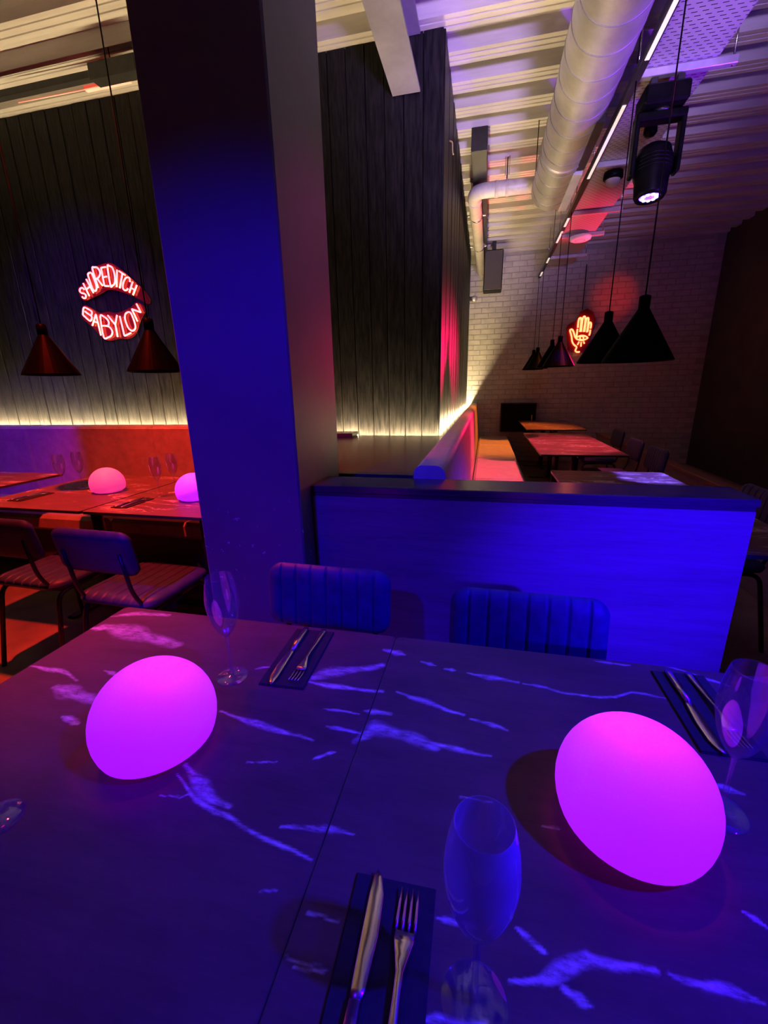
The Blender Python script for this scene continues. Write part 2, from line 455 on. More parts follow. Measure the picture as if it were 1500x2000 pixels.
# neon strokes (x, z on the wall) and marble veins (x, y on the table tops), in metres
NEON_LETTERS=[[[[-3.3289,2.1903],[-3.3462,2.2044],[-3.369,2.1981],[-3.3773,2.1804],[-3.3634,2.1665],[-3.337,2.1596],[-3.3238,2.1431],[-3.3355,2.1255],[-3.3529,2.1266],[-3.364,2.1378]]],[[[-3.3271,2.2367],[-3.29,2.1384]],[[-3.2883,2.2649],[-3.2428,2.1589]],[[-3.3117,2.1892],[-3.2686,2.2071]]],[[[-3.2621,2.2987],[-3.2453,2.3102],[-3.2256,2.3062],[-3.2152,2.2801],[-3.2022,2.2232],[-3.2031,2.1924],[-3.2144,2.1751],[-3.2314,2.1762],[-3.246,2.2004],[-3.2597,2.268],[-3.2621,2.2987]]],[[[-3.1855,2.1939],[-3.2079,2.3352],[-3.1846,2.346],[-3.1585,2.3416],[-3.1413,2.3152],[-3.1442,2.2903],[-3.1626,2.2713],[-3.1893,2.2605]],[[-3.1785,2.2623],[-3.1378,2.2061]]],[[[-3.0743,2.3403],[-3.1219,2.3388],[-3.121,2.2049],[-3.0781,2.1995]],[[-3.1224,2.2685],[-3.0811,2.2707]]],[[[-3.0608,2.2009],[-3.0572,2.3415],[-3.0362,2.3449],[-3.0129,2.3307],[-3.0025,2.2901],[-3.0075,2.2403],[-3.0212,2.211],[-3.0435,2.2023],[-3.0608,2.2009]]],[[[-2.9705,2.3127],[-3.0033,2.187]]],[[[-2.9531,2.3015],[-2.9012,2.2679]],[[-2.9239,2.2845],[-2.9752,2.1775]]],[[[-2.8666,2.2156],[-2.8644,2.2404],[-2.8817,2.2516],[-2.9067,2.2434],[-2.9342,2.2102],[-2.9443,2.1805],[-2.9352,2.1622],[-2.916,2.1584],[-2.8967,2.1698]]],[[[-2.8401,2.2163],[-2.8903,2.139]],[[-2.8066,2.189],[-2.8581,2.1192]],[[-2.8662,2.1729],[-2.8309,2.1529]]],[[[-3.394,1.9989],[-3.3687,2.0536],[-3.3204,2.0349],[-3.2967,2.0177],[-3.3014,1.9993],[-3.3209,1.9923],[-3.3659,2.0242]],[[-3.3209,1.9923],[-3.3068,1.9782],[-3.3158,1.9572],[-3.3389,1.9503],[-3.394,1.9989]]],[[[-3.3176,1.9087],[-3.2597,1.997],[-3.2488,1.8294]],[[-3.2898,1.9397],[-3.2555,1.9299]]],[[[-3.1852,1.9012],[-3.1566,1.9035],[-3.1452,1.9217],[-3.1526,1.9488],[-3.1819,1.9716],[-3.2192,1.9762],[-3.2241,1.8147],[-3.1793,1.81],[-3.1406,1.8246],[-3.126,1.8564],[-3.146,1.8896],[-3.1852,1.9012],[-3.213,1.9025]]],[[[-3.1415,1.98],[-3.0859,1.9081]],[[-3.0489,1.9777],[-3.0825,1.9079],[-3.0816,1.8084]]],[[[-3.0236,1.9684],[-3.011,1.8134],[-2.9411,1.8344]]],[[[-2.9431,1.9929],[-2.9673,1.9759],[-2.9756,1.9396],[-2.9615,1.8807],[-2.9398,1.8557],[-2.9134,1.8518],[-2.8886,1.8718],[-2.8873,1.9087],[-2.9016,1.9672],[-2.9164,1.9914],[-2.9431,1.9929]]],[[[-2.8578,1.9204],[-2.8941,2.0162],[-2.8104,1.9856],[-2.8396,2.0517]]]]
LIP_OUTLINES=[[[-3.4071,2.1764],[-3.4043,2.2128],[-3.3228,2.2539],[-3.2298,2.3442],[-3.1498,2.3633],[-3.0659,2.3744],[-3.0031,2.3572],[-2.8958,2.2747],[-2.7636,2.1555],[-2.7188,2.087],[-2.7466,2.0479],[-2.8657,2.1113],[-3.0734,2.1756],[-3.189,2.1521],[-3.347,2.1096],[-3.3973,2.1337]],[[-3.3846,2.0747],[-3.288,2.0373],[-3.2253,2.0072],[-3.1401,2.0131],[-3.0607,1.9982],[-2.9167,2.032],[-2.8482,2.0693],[-2.7736,2.0135],[-2.8371,1.9338],[-2.8987,1.8362],[-2.9839,1.7916],[-3.0871,1.7961],[-3.1815,1.7837],[-3.2535,1.8087],[-3.3376,1.9001],[-3.4241,1.9804]]]
HAND_STROKES=[[[1.5036,1.8631],[1.4687,1.8612],[1.4421,1.8718],[1.4338,1.8914],[1.446,1.9295],[1.4409,1.9489],[1.3994,1.9826],[1.3688,2.0349],[1.3518,2.112],[1.3216,2.1955],[1.3261,2.2142],[1.3446,2.2196],[1.3655,2.1998],[1.3896,2.1482],[1.4105,2.0967],[1.4292,2.099],[1.4329,2.2217]],[[1.4373,2.2403],[1.4355,2.3215],[1.4425,2.377],[1.4601,2.3884],[1.4739,2.3753],[1.4802,2.2819],[1.4753,2.1758]],[[1.4942,2.1749],[1.4947,2.3061],[1.5008,2.3863],[1.5173,2.407],[1.5346,2.3907],[1.5405,2.3038],[1.5321,2.1732]],[[1.5447,2.1726],[1.5499,2.3033],[1.5559,2.3649],[1.5696,2.3827],[1.5865,2.3695],[1.5887,2.289],[1.5831,2.1645]],[[1.5919,2.1704],[1.6012,2.2883],[1.6173,2.3123],[1.6349,2.2929],[1.6365,2.2494],[1.6336,2.2184]],[[1.6324,2.1998],[1.6315,2.1498],[1.623,2.1125]],[[1.4251,2.077],[1.4632,2.107],[1.5127,2.1175],[1.5642,2.1057],[1.605,2.0756],[1.5634,2.0521],[1.5204,2.0413],[1.4687,2.053],[1.4251,2.077]],[[1.4779,2.024],[1.4575,1.9739]],[[1.5103,2.0163],[1.5143,1.946]],[[1.5442,2.0244],[1.5637,1.9887]],[[1.542,2.0764],[1.5358,2.0566],[1.5165,2.049],[1.4954,2.0583],[1.485,2.0789],[1.4914,2.0987],[1.5107,2.1062],[1.5316,2.097],[1.542,2.0764]]]
VEINS=[[[[-0.2062,0.8428],[-0.1562,0.8365]],0.0157],[[[-0.1118,0.8162],[-0.0801,0.8095]],0.0091],[[[-0.0615,0.8023],[-0.0347,0.7988]],0.0087],[[[-0.0096,0.7951],[0.0642,0.7897],[0.0917,0.7871]],0.0117],[[[0.0997,0.7855],[0.1488,0.7796],[0.1862,0.7719],[0.2246,0.7753]],0.0063],[[[0.2096,0.7707],[0.2718,0.779],[0.3102,0.8018],[0.3683,0.7988]],0.0067],[[[-0.1486,0.708],[-0.0895,0.6933],[-0.0485,0.6805],[-0.0145,0.674]],0.0122],[[[-0.1989,0.6454],[-0.1459,0.6455]],0.0131],[[[-0.1941,0.5712],[-0.1715,0.6093],[-0.1039,0.5993],[-0.0575,0.5863]],0.0275],[[[-0.1039,0.5993],[-0.0317,0.5895],[0.0358,0.5866]],0.0097],[[[0.0,0.6639],[0.0632,0.6519]],0.0086],[[[-0.2559,0.4018],[-0.2321,0.4091],[-0.188,0.4134],[-0.1509,0.4141]],0.0087],[[[-0.0277,0.3465],[0.0132,0.3444]],0.0059],[[[0.0624,0.3541],[0.092,0.3374]],0.0064],[[[0.0529,0.3035],[0.0839,0.3131],[0.1114,0.3295],[0.134,0.3422],[0.159,0.3421],[0.1976,0.3442]],0.0121],[[[0.211,0.346],[0.2312,0.3435],[0.2631,0.3439],[0.2959,0.3394]],0.0085],[[[-0.0382,0.2576],[-0.0165,0.2642],[0.0273,0.2693]],0.0064],[[[0.1034,0.3114],[0.1311,0.306]],0.0089],[[[0.3161,0.4255],[0.3398,0.4133]],0.0049],[[[0.3592,0.6045],[0.4014,0.5943]],0.0105],[[[0.3898,0.9169],[0.4484,0.8895],[0.5,0.859]],0.008],[[[0.2605,0.8966],[0.3316,0.8924]],0.006],[[[-0.9653,0.804],[-0.8943,0.7976],[-0.8006,0.7799],[-0.7067,0.7646]],0.0476],[[[-0.9899,0.8449],[-0.9199,0.8782],[-0.8258,0.8851]],0.0197],[[[-0.9906,0.7888],[-0.93,0.7932]],0.0177],[[[-0.9829,0.6277],[-0.8951,0.6268],[-0.8289,0.6049]],0.0113],[[[-0.8595,0.5787],[-0.7922,0.5718],[-0.7231,0.5602]],0.0341],[[[-0.7581,0.5136],[-0.7146,0.5068]],0.0141],[[[-0.7978,0.6464],[-0.7605,0.6361]],0.0102],[[[-0.4704,0.5866],[-0.3859,0.5711],[-0.321,0.5636],[-0.2692,0.5567]],0.0109],[[[-0.3555,0.6978],[-0.2979,0.7438],[-0.2244,0.7712],[-0.1955,0.7862]],0.0268],[[[-0.3417,0.7006],[-0.2485,0.6985],[-0.176,0.7024]],0.0125],[[[-0.4689,0.7201],[-0.4251,0.7437]],0.0076],[[[-0.2793,0.633],[-0.2078,0.6341]],0.0053],[[[-0.4572,0.4655],[-0.4111,0.4414],[-0.3755,0.4223],[-0.3442,0.414]],0.018],[[[-0.4565,0.4459],[-0.405,0.4204],[-0.3595,0.4051],[-0.3214,0.3975],[-0.2661,0.3838],[-0.1969,0.3705]],0.0063],[[[-0.4602,0.4104],[-0.4275,0.4147],[-0.4167,0.4266]],0.0028],[[[-0.361,0.4929],[-0.3099,0.5016]],0.0031],[[[-0.2514,0.5242],[-0.2245,0.5426]],0.0075],[[[-0.1865,0.2737],[-0.1355,0.2711]],0.0021],[[[-0.1736,0.2678],[-0.1373,0.2682]],0.002],[[[-0.2547,0.5945],[-0.1904,0.5907]],0.0071],[[[-0.2439,0.3225],[-0.2237,0.3297]],0.0023],[[[-0.1783,0.3178],[-0.1396,0.316]],0.002],[[[-0.0664,1.0377],[-0.0379,1.0162]],0.0052],[[[-0.0097,0.5001],[0.0349,0.5046]],0.0017],[[[0.1037,0.481],[0.1237,0.4802]],0.003]]

# ================================================================== the setting
X0, X1, Y0, Y1, ZC = -5.3, 3.4, -3.2, 8.2, 3.46
tag(MB().box(X0, X1, Y0, Y1, -0.1, 0.0).build('floor', 'floor'), kind='structure')
# corrugated deck: flanges every 305 mm, running across the room
prof = [(0, 0), (.034, 0), (.037, .006), (.045, .006), (.048, 0), (.084, 0), (.087, .006), (.095, .006), (.098, 0), (.13, 0), (.15, .086), (.285, .086)]
line = []
k0 = int((Y0 - 3.25) / .305) - 1
for k in range(k0, 18):
    for dy, dz in prof:
        y = 3.25 + .305 * k + dy
        if Y0 - .05 <= y <= Y1 + .05: line.append((y, ZC + dz))
mb = MB()
vs = [(X0 - .05, y, z) for y, z in line] + [(X1 + .05, y, z) for y, z in line]
n = len(line)
mb.add(vs, [(i, i + n, i + n + 1, i + 1) for i in range(n - 1)])
mb.box(X0 - .05, X1 + .05, Y0 - .05, Y1 + .05, ZC + .092, ZC + .13)
tag(mb.build('ceiling', 'deck'), kind='structure')
tag(MB().box(X0 - .1, X0, Y0, Y1, 0, ZC + .088).build('wall_left', 'dark_wall'), kind='structure')
tag(MB().box(X1, X1 + .1, Y0, Y1, 0, ZC + .088).build('wall_right', 'dark_wall'), kind='structure')
tag(MB().box(X0, X1, Y0 - .1, Y0, 0, ZC + .088).build('wall_front', 'dark_wall'), kind='structure')
# plank walls: the middle wall facing the tables and the side wall running back along the bench
def planks(wall, n, start, axis, face, z0, z1, pitch):
    me = MB().bbox(-pitch / 2 + .0025, pitch / 2 - .0025, -.011, .011, 0, z1 - z0, .0035).mesh('plank', 'plank')
    for i in range(n):
        o = bpy.data.objects.new('plank', me)
        COL.objects.link(o)
        o.parent = wall
        c = start + (i + .5) * pitch
        d = face + random.uniform(-.004, .004)
        o.location = (c, d, z0) if axis == 'x' else (d, c, z0)
        if axis == 'y': o.rotation_euler = (0, 0, PI / 2)
w = tag(MB().box(X0, -.355, 3.36, 3.46, 0, ZC + .088).build('wall_middle', 'dark_wall'), kind='structure')
planks(w, 36, -.345 - 36 * .128, 'x', 3.345, .9, ZC, .128)
w = tag(MB().box(-.455, -.362, 3.36, Y1, 0, ZC + .088).build('wall_inner', 'dark_wall'), kind='structure')
planks(w, 40, 3.345, 'y', -.348, .9, ZC, .121)
# brick wall at the far end: painted bricks standing proud of the joints
w = tag(MB().box(-.455, X1, Y1, Y1 + .1, 0, ZC + .088).build('wall_back', 'mortar'), kind='structure')
bl, bh, jo = .225, .075, .010
brick_me = MB().bbox(-bl / 2, bl / 2, -.005, .006, 0, bh, .003).mesh('brick', 'brick')
single = 0; rest = MB()
cand = []
r = 0; z = .01
while z + bh < ZC:
    x = -.36 + (-(bl + jo) / 2 if r % 2 else 0) + bl / 2
    while x - bl / 2 < X1:
        cand.append((x, z)); x += bl + jo
    z += bh + jo; r += 1
cand = [c for c in cand if c[0] - bl / 2 > -.5 and c[0] + bl / 2 < X1 + .02]
show = sorted([c for c in cand if c[1] > 1.05], key=lambda c: c[0])[:296]
shown = set(show)
for x, z in cand:
    if (x, z) in shown:
        o = bpy.data.objects.new('brick', brick_me); COL.objects.link(o); o.parent = w
        o.location = (x, Y1 - random.uniform(0, .004), z)
    else:
        rest.bbox(x - bl / 2, x + bl / 2, Y1 - .005 - random.uniform(0, .004), Y1 + .004, z, z + bh, .004)
tag(rest.build('brickwork', 'brick', w), kind='stuff')

# square column between the two dining areas
tag(MB().bbox(-1.0, -.6, 1.3, 1.717, 0, ZC + .02, .006).build('column', 'column'), 'square dark blue-painted column rising to the ceiling, chipped near the chairs', 'column')
# steel beam end running to the plank wall
outl = [(-.67, 3.15), (-.49, 3.15), (-.49, 3.168), (-.57, 3.168), (-.57, 3.44), (-.49, 3.44), (-.49, 3.459), (-.67, 3.459), (-.67, 3.44), (-.59, 3.44), (-.59, 3.168), (-.67, 3.168)]
tag(MB().prism(outl, Y0 + .02, 3.32).build('steel_beam', 'beam'), 'pale grey steel beam under the ceiling ending at the plank wall', 'beam')
tag(MB().bbox(-.215, -.078, 4.45, Y1 - .02, 3.28, ZC - .002, .004).build('boxed_beam', 'black_metal'), 'dark boxed beam beside the bent white pipe under the ceiling', 'beam')

# partition with wooden cap, ledge behind it
t = thing('partition', (.1, 1.47, 0), 'dark stained wooden partition with a flat cap behind the two front chairs', 'partition')
MB().bbox(-.697, .685, -.07, .07, 0, .972, .003).build('panel', 'panel', t)
MB().bbox(-.697, .69, -.073, .10, .985, 1.01, .003).build('cap', 'cap', t)
MB().box(-.697, .682, -.068, .08, .972, .985).build('cap_moulding', 'cap', t)
t = thing('ledge', (-.75, 2.49, 0), 'wide dark wooden ledge between the column and the glowing plank wall', 'ledge')
MB().slab([(-.45, -.765), (.47, -.765), (.47, .765), (-.45, .765)], 0, .99).build('top_board', 'ledge', t)
MB().bbox(-.45, -.215, .60, .762, .9902, 1.022, .003).build('raised_board', 'ledge', t)

# warm light strips along the foot of the plank walls
def strip(name, x0, x1, y0, y1, z0, z1, label):
    t = thing(name, ((x0 + x1) / 2, (y0 + y1) / 2, z0), label, 'light strip', 'warm strips at the foot of the plank walls')
    ax, ay = (x1 - x0) / 2, (y1 - y0) / 2
    MB().box(-ax, ax, -ay, ay, .0, .003).build('channel', 'steel', t)
    MB().box(-ax + .001, ax - .001, -ay + .001, ay - .001, .0035, .013).build('diffuser', 'led_warm', t)
strip('light_strip', -5.2, -1.40, 3.252, 3.266, 1.035, 1.05, 'warm glowing strip behind the long banquette under the lips sign')
strip('light_strip', -1.19, -.97, 3.257, 3.271, .985, 1.0, 'short warm glowing strip beside the column at the plank wall foot')
strip('light_strip', -.96, -.28, 3.257, 3.271, .955, .97, 'warm glowing strip on the dark ledge at the plank wall foot')
strip('light_strip', -.279, -.265, 3.30, 8.12, .985, 1.0, 'long warm glowing strip behind the cream bench back')

# ================================================================== upholstered seating along the walls
t = thing('bench', (0, 4.9, 0), 'long cream upholstered bench against the inner plank wall', 'bench')
MB().box(-.262, .36, -3.28, 3.27, 0.0, .34).build('base', 'bench_base', t)
bm_ = MB().bbox(-.085, .42, -.652, .652, .342, .462, .025).mesh('cushion', 'bench_hide')
outl = [(-.262, .345)]
for k in range(9):                                   # rounded top roll
    a = PI - PI / 2 * k / 8
    outl.append((-.227 + .035 * math.cos(a), 1.015 + .035 * math.sin(a)))
for k in range(9):
    a = PI / 2 - (PI / 2 + .08) * k / 8
    outl.append((-.178 + .042 * math.cos(a), 1.008 + .042 * math.sin(a)))
outl += [(-.122, .85), (-.108, .65), (-.098, .47), (-.092, .345)]
pm_ = MB().prism(outl, -.6535, .6535).mesh('back_pad', 'bench_hide')
for i in range(5):
    for nm, me in (('cushion', bm_), ('back_pad', pm_)):
        o = bpy.data.objects.new(nm, me); COL.objects.link(o); o.parent = t
        o.location = (0, -2.62 + 1.31 * i, 0)
t = thing('banquette', (-3.33, 2.8, 0), 'long upholstered banquette under the lips sign', 'banquette')
MB().box(-1.95, 1.95, -.27, .44, 0, .33).build('base', 'bench_base', t)
bm_ = MB().bbox(-.648, .648, -.34, .22, .332, .455, .025).mesh('cushion', 'banquette_hide')
pm_ = MB().bbox(-.6495, .6495, .225, .45, .332, 1.078, .02).mesh('back_pad', 'banquette_hide')
for i in range(3):
    for nm, me in (('cushion', bm_), ('back_pad', pm_)):
        o = bpy.data.objects.new(nm, me); COL.objects.link(o); o.parent = t
        o.location = (-1.3 + 1.3 * i, 0, 0)

# ================================================================== tables
def rounded(x0, x1, y0, y1, r, n=4):
    pts = []
    for cx, cy, a0 in ((x1 - r, y0 + r, -PI / 2), (x1 - r, y1 - r, 0), (x0 + r, y1 - r, PI / 2), (x0 + r, y0 + r, PI)):
        for k in range(n + 1):
            a = a0 + PI / 2 * k / n
            pts.append((cx + r * math.cos(a), cy + r * math.sin(a)))
    return pts
def pedestal(t, w, d, y=0.0):
    MB().lathe([(0, .012), (.034, .012), (.034, .70), (0, .70)], 16, 0, y, 0).build('pedestal', 'black_metal', t)
    mb = MB()
    mb.bbox(-w * .36, w * .36, y - .03, y + .03, 0, .012, .003).bbox(-.03, .03, y - d * .36, y + d * .36, .0, .0125, .003)
    mb.build('cross_foot', 'black_metal', t)
    mb = MB(); mb.bbox(-w * .3, w * .3, y - .025, y + .025, .70, .734, .003).bbox(-.025, .025, y - d * .3, y + d * .3, .70, .7335, .003)
    mb.build('top_bracket', 'black_metal', t)
def small_table(x0, x1, y0, y1, label, group, dense=None, feet=(0.0,)):
    w, d = x1 - x0, y1 - y0
    cx, cy = (x0 + x1) / 2, (y0 + y1) / 2
    t = thing('dining_table', (cx, cy, 0), label, 'table', group)
    MB().slab(rounded(-w / 2, w / 2, -d / 2, d / 2, .014), .735, .7492).build('edge_band', 'edge', t)
    if dense is None:
        MB().slab(rounded(-w / 2 + .001, w / 2 - .001, -d / 2 + .001, d / 2 - .001, .014), .7493, .75).build('tabletop', 'marble_far', t)
    else:
        nx, ny = dense
        gx = np.linspace(-w / 2 + .001, w / 2 - .001, nx); gy = np.linspace(-d / 2 + .001, d / 2 - .001, ny)
        PX, PY = np.meshgrid(gx, gy)
        rr = .014; hx, hy = w / 2 - .001, d / 2 - .001
        a = np.clip((np.abs(PX) - (hx - rr)) / rr, 0, 1); b = np.clip((np.abs(PY) - (hy - rr)) / rr, 0, 1)
        m = (a > 0) & (b > 0)
        PXn = np.where(m, np.sign(PX) * (hx - rr + rr * a * np.sqrt(1 - b * b / 2)), PX)
        PYn = np.where(m, np.sign(PY) * (hy - rr + rr * b * np.sqrt(1 - a * a / 2)), PY)
        verts = np.stack([PXn.ravel(), PYn.ravel(), np.full(PX.size, .75)], 1)
        i = np.arange(nx * ny).reshape(ny, nx)
        faces = np.stack([i[:-1, :-1].ravel(), i[:-1, 1:].ravel(), i[1:, 1:].ravel(), i[1:, :-1].ravel()], 1)
        me = bpy.data.meshes.new('tabletop')
        me.from_pydata(verts.tolist(), [], faces.tolist())
        # veins of the stone: broken bright lines of varying width, in table coordinates
        wx, wy = verts[:, 0] + cx, verts[:, 1] + cy
        def wob(f, ph, q): return np.sin(wx * f + ph + 1.7 * np.sin(wy * f * .8 + q)) * np.cos(wy * f * 1.3 - ph + 1.3 * np.sin(wx * f * .7 - q))
        ux = wx + .0030 * wob(38, 1, 2) + .0006 * wob(140, 3, 1)
        uy = wy + .0026 * wob(41, 4, .5) + .0007 * wob(150, 0, 3)
        val = np.zeros(len(verts))
        for pts, wd in VEINS:
            P = np.array(pts); seg = np.linalg.norm(np.diff(P, axis=0), axis=1); tot = seg.sum(); acc = 0
            lo = P.min(0) - wd - .03; hi = P.max(0) + wd + .03
            s = np.where((wx > lo[0]) & (wx < hi[0]) & (wy > lo[1]) & (wy < hi[1]))[0]
            if not len(s): continue
            best = np.full(len(s), 9.0); bt = np.zeros(len(s))
            for q in range(len(seg)):
                dv = P[q + 1] - P[q]
                tt = np.clip(((ux[s] - P[q, 0]) * dv[0] + (uy[s] - P[q, 1]) * dv[1]) / max(seg[q] ** 2, 1e-9), 0, 1)
                dd = np.hypot(ux[s] - P[q, 0] - tt * dv[0], uy[s] - P[q, 1] - tt * dv[1])
                c = dd < best
                best = np.where(c, dd, best); bt = np.where(c, (acc + tt * seg[q]) / tot, bt); acc += seg[q]
            half = wd * .5 * (.35 + .65 * np.sin(PI * np.clip(bt, .04, .96))) * (1 + .25 * np.sin(bt * 9 + wd * 900))
            half = np.maximum(half, .0011)
            val[s] = np.maximum(val[s], np.clip(1.35 - best / half, 0, 1) ** .8 * (.75 if wd > .018 else 1.0))
        at = me.attributes.new('vein', 'FLOAT', 'POINT')
        at.data.foreach_set('value', val.astype(np.float32))
        me.materials.append(M['marble'])
        o = bpy.data.objects.new('tabletop', me); COL.objects.link(o); o.parent = t
    for y in feet: pedestal(t, w, min(d, .9), y)
    return t
small_table(-.985, -.1888, .0, .905, 'dark marble table in front holding the left big globe lamp', 'front pair of tables', (330, 380))
small_table(-.1880, .61, .0, .905, 'dark marble table in front holding the right big globe lamp', 'front pair of tables', (330, 380))
small_table(-2.86, -2.06, 1.735, 2.635, 'red-lit table with a globe lamp between two pairs of glasses', 'tables by the banquette')
small_table(-2.05, -1.25, 1.735, 2.635, 'red-lit table half hidden behind the column', 'tables by the banquette')
small_table(-4.0, -3.2, 1.735, 2.635, 'leftmost table by the banquette, cut by the picture edge', 'tables by the banquette')
small_table(.48, 1.2, 1.65, 3.22, 'blue-lit veined table just behind the partition', 'tables by the cream bench', None, (-.42, .42))
small_table(.50, 1.22, 3.97, 5.85, 'pink-lit veined table in the middle of the bench row', 'tables by the cream bench', None, (-.55, .55))
small_table(.58, 1.36, 6.3, 8.05, 'orange-lit veined table nearest the brick wall', 'tables by the cream bench', None, (-.5, .5))

# ================================================================== chairs
def ribbed_pad(w, h, t, ribs, r, nu=128, nv=10, rib=.5):
    """rounded pad in the xz plane; ribbed channels on +y, smooth on -y"""
    mb = MB(); vs = []; fs = []
    def hh(x):
        q = abs(x) - (w / 2 - r)
        return h / 2 if q <= 0 else h / 2 - r + math.sqrt(max(r * r - q * q, 0))
    for side in (1, -1):
        for i in range(nu + 1):
            u = -math.cos(PI * i / nu) * .35 + (2 * i / nu - 1) * .65
            x = u * w / 2
            H_ = hh(x)
            for j in range(nv + 1):
                v = -math.cos(PI * j / nv)
                z = v * H_
                e = min(w / 2 - abs(x), H_ - abs(z))
                q = 1 - min(max(e, 0) / (t * .9), 1)
                y = t / 2 * math.sqrt(max(1 - q * q, 0))
                if side > 0 and ribs:
                    ph = (x / w + .5) * ribs
                    gq = abs(ph - round(ph)) * 2
                    y *= 1 - rib * max(0, 1 - gq / .22) ** 2 if 0 < round(ph) < ribs else 1
                vs.append((x, side * y, z))
    m = nv + 1; off = (nu + 1) * m
    for i in range(nu):
        for j in range(nv):
            a, b, c, d = i * m + j, (i + 1) * m + j, (i + 1) * m + j + 1, i * m + j + 1
            fs.append((a, d, c, b)); fs.append((a + off, b + off, c + off, d + off))
    return mb.add(vs, fs, True)
def make_chair(label, group):
    t = thing('dining_chair', (0, 0, 0), label, 'chair', group)
    s = ribbed_pad(.43, .42, .055, 8, .07).build('seat', 'chair_hide', t, (0, .01, .452), (PI / 2, 0, 0))
    b = ribbed_pad(.41, .205, .045, 8, .05).build('backrest', 'chair_hide', t, (0, -.215, .705), (math.radians(8), 0, 0))
    for sx in (-1, 1):
        MB().tube(fillet([(sx * .2, .215, 0), (sx * .185, .18, .415), (sx * .185, .02, .42)], .05), .011, 10).build('leg', 'black_metal', t)
        MB().tube(fillet([(sx * .2, -.25, 0), (sx * .185, -.17, .415), (sx * .185, .0, .42)], .05), .011, 10).build('leg', 'black_metal', t)
        MB().tube(fillet([(sx * .165, .05, .418), (sx * .165, -.16, .415), (sx * .15, -.215, .52), (sx * .15, -.236, .71)], .06), .009, 10).build('back_support', 'black_metal', t)
    MB().tube([(-.185, .02, .42), (.185, .02, .42)], .009, 8).build('stretcher', 'black_metal', t)
    return t
c0 = make_chair('ribbed dark blue chair tucked in beside the column', 'chairs at the front tables')
c0.location = (-.465, .935, 0); c0.rotation_euler = (0, 0, PI - .02)
def chair(x, y, rz, label, group):
    c = copy_tree(c0, (x, y, 0), rz, label); c['group'] = group
    return c
chair(.13, .865, PI - .02, 'ribbed blue chair in front of the brightest part of the partition', 'chairs at the front tables')
chair(-1.565, 1.57, -.04, 'dark chair with its back turned, close to the column on the red floor', 'chairs at the banquette tables')
chair(-2.16, 1.64, -.03, 'dark chair at the left picture edge with its back turned', 'chairs at the banquette tables')
g_ = 'chairs along the open side of the bench row'
chair(1.19, 2.48, PI / 2, 'dark chair just past the right end of the partition', g_)
chair(1.24, 4.08, PI / 2, 'red-topped chair nearest the pink-lit table corner', g_)
chair(1.26, 4.72, PI / 2, 'red-topped chair second along the pink-lit table', g_)
chair(1.37, 5.72, PI / 2, 'farthest red-topped chair at the end of the pink-lit table', g_)

# ================================================================== globe lamps
def globe(x, y, mat, label, group, n=48):
    t = thing('globe_lamp', (x, y, .7503), label, 'lamp', group)
    R_, c = .099, .054
    pr = [(0, 0.004), (.070, 0.004), (.078, .007), (.0845, .013)]
    a0 = math.asin((.017 - c) / R_)
    for k in range(27):
        a = a0 + (PI / 2 - a0) * k / 26
        pr.append((max(R_ * math.cos(a), 0), c + R_ * math.sin(a)))
    MB().lathe(pr, n).build('globe', mat, t)
    MB().lathe([(0, 0), (.066, 0), (.066, .0045), (0, .0045)], 32).build('foot', 'white_paint', t)
    return t
gl0 = globe(-.532, .501, 'globe_magenta', 'big magenta globe lamp beside the champagne glass at left', 'globe lamps on the front tables')
globe(.220, .514, 'globe_magenta', 'big magenta globe lamp on the right front table', 'globe lamps on the front tables')
globe(-2.285, 2.15, 'globe_pink', 'pink globe lamp between two pairs of glasses on red table', 'globe lamps on the banquette tables', 32)
globe(-1.60, 2.06, 'globe_magenta', 'pink globe lamp cut off by the column edge', 'globe lamps on the banquette tables', 32)
globe(-3.80, 2.38, 'globe_pink', 'globe lamp sliver at the left picture edge', 'globe lamps on the banquette tables', 32)

# ================================================================== glasses
def glass(x, y, label, group, mat='glass', n=40, first=None):
    if first is not None:
        return copy_tree(first, (x, y, .7502), None, label)
    t = thing('champagne_glass', (x, y, .7502), label, 'glass', group)
    out = [(.0045, .098), (.009, .104), (.017, .115), (.0245, .132), (.030, .152), (.0332, .175), (.0325, .197), (.0295, .218), (.0258, .235)]
    P = [v for v in smooth_line([(r, z, 0) for r, z in out], n=4)]
    pr = [(0, .0975)] + [(p[0], p[1]) for p in P]
    pr += [(.0254, .2358), (.0249, .2352)] + [(max(p[0] - .0010, 0.0), p[1] + .0008) for p in reversed(P[:-1])] + [(0, .1)]
    MB().lathe(pr, n).build('bowl', mat, t)
    MB().lathe([(0, .004), (.0048, .006), (.0036, .02), (.0032, .06), (.0036, .09), (.0046, .0985)], 20).build('stem', 'glass', t)
    MB().lathe([(0, 0), (.0325, 0), (.0332, .0008), (.0325, .0016), (.018, .0026), (.008, .005), (0, .0075)], n).build('foot', 'glass', t)
    return t
g_ = 'glasses on the front tables'
gf = glass(-.506, .686, 'tall champagne glass behind the left magenta globe lamp', g_)
glass(.015, .282, 'hazy champagne glass nearest the camera beside the fork', g_, 'glass_hazy')
glass(.352, .556, 'champagne glass at the right picture edge behind the big globe', g_, first=gf)
glass(-.664, .327, 'glass with only its foot showing at the left picture edge', g_, first=gf)
g2 = 'glasses on the banquette tables'
for x, y, lb in ((-2.588, 2.114, 'glass leftmost of the pair left of the pink globe'), (-2.577, 2.233, 'glass right of its twin, just left of the pink globe'),
                 (-1.857, 2.087, 'shorter-looking front glass of the pair beside the column'), (-1.85, 2.216, 'back glass of the pair beside the column')):
    glass(x, y, lb, g2, first=gf)['group'] = g2

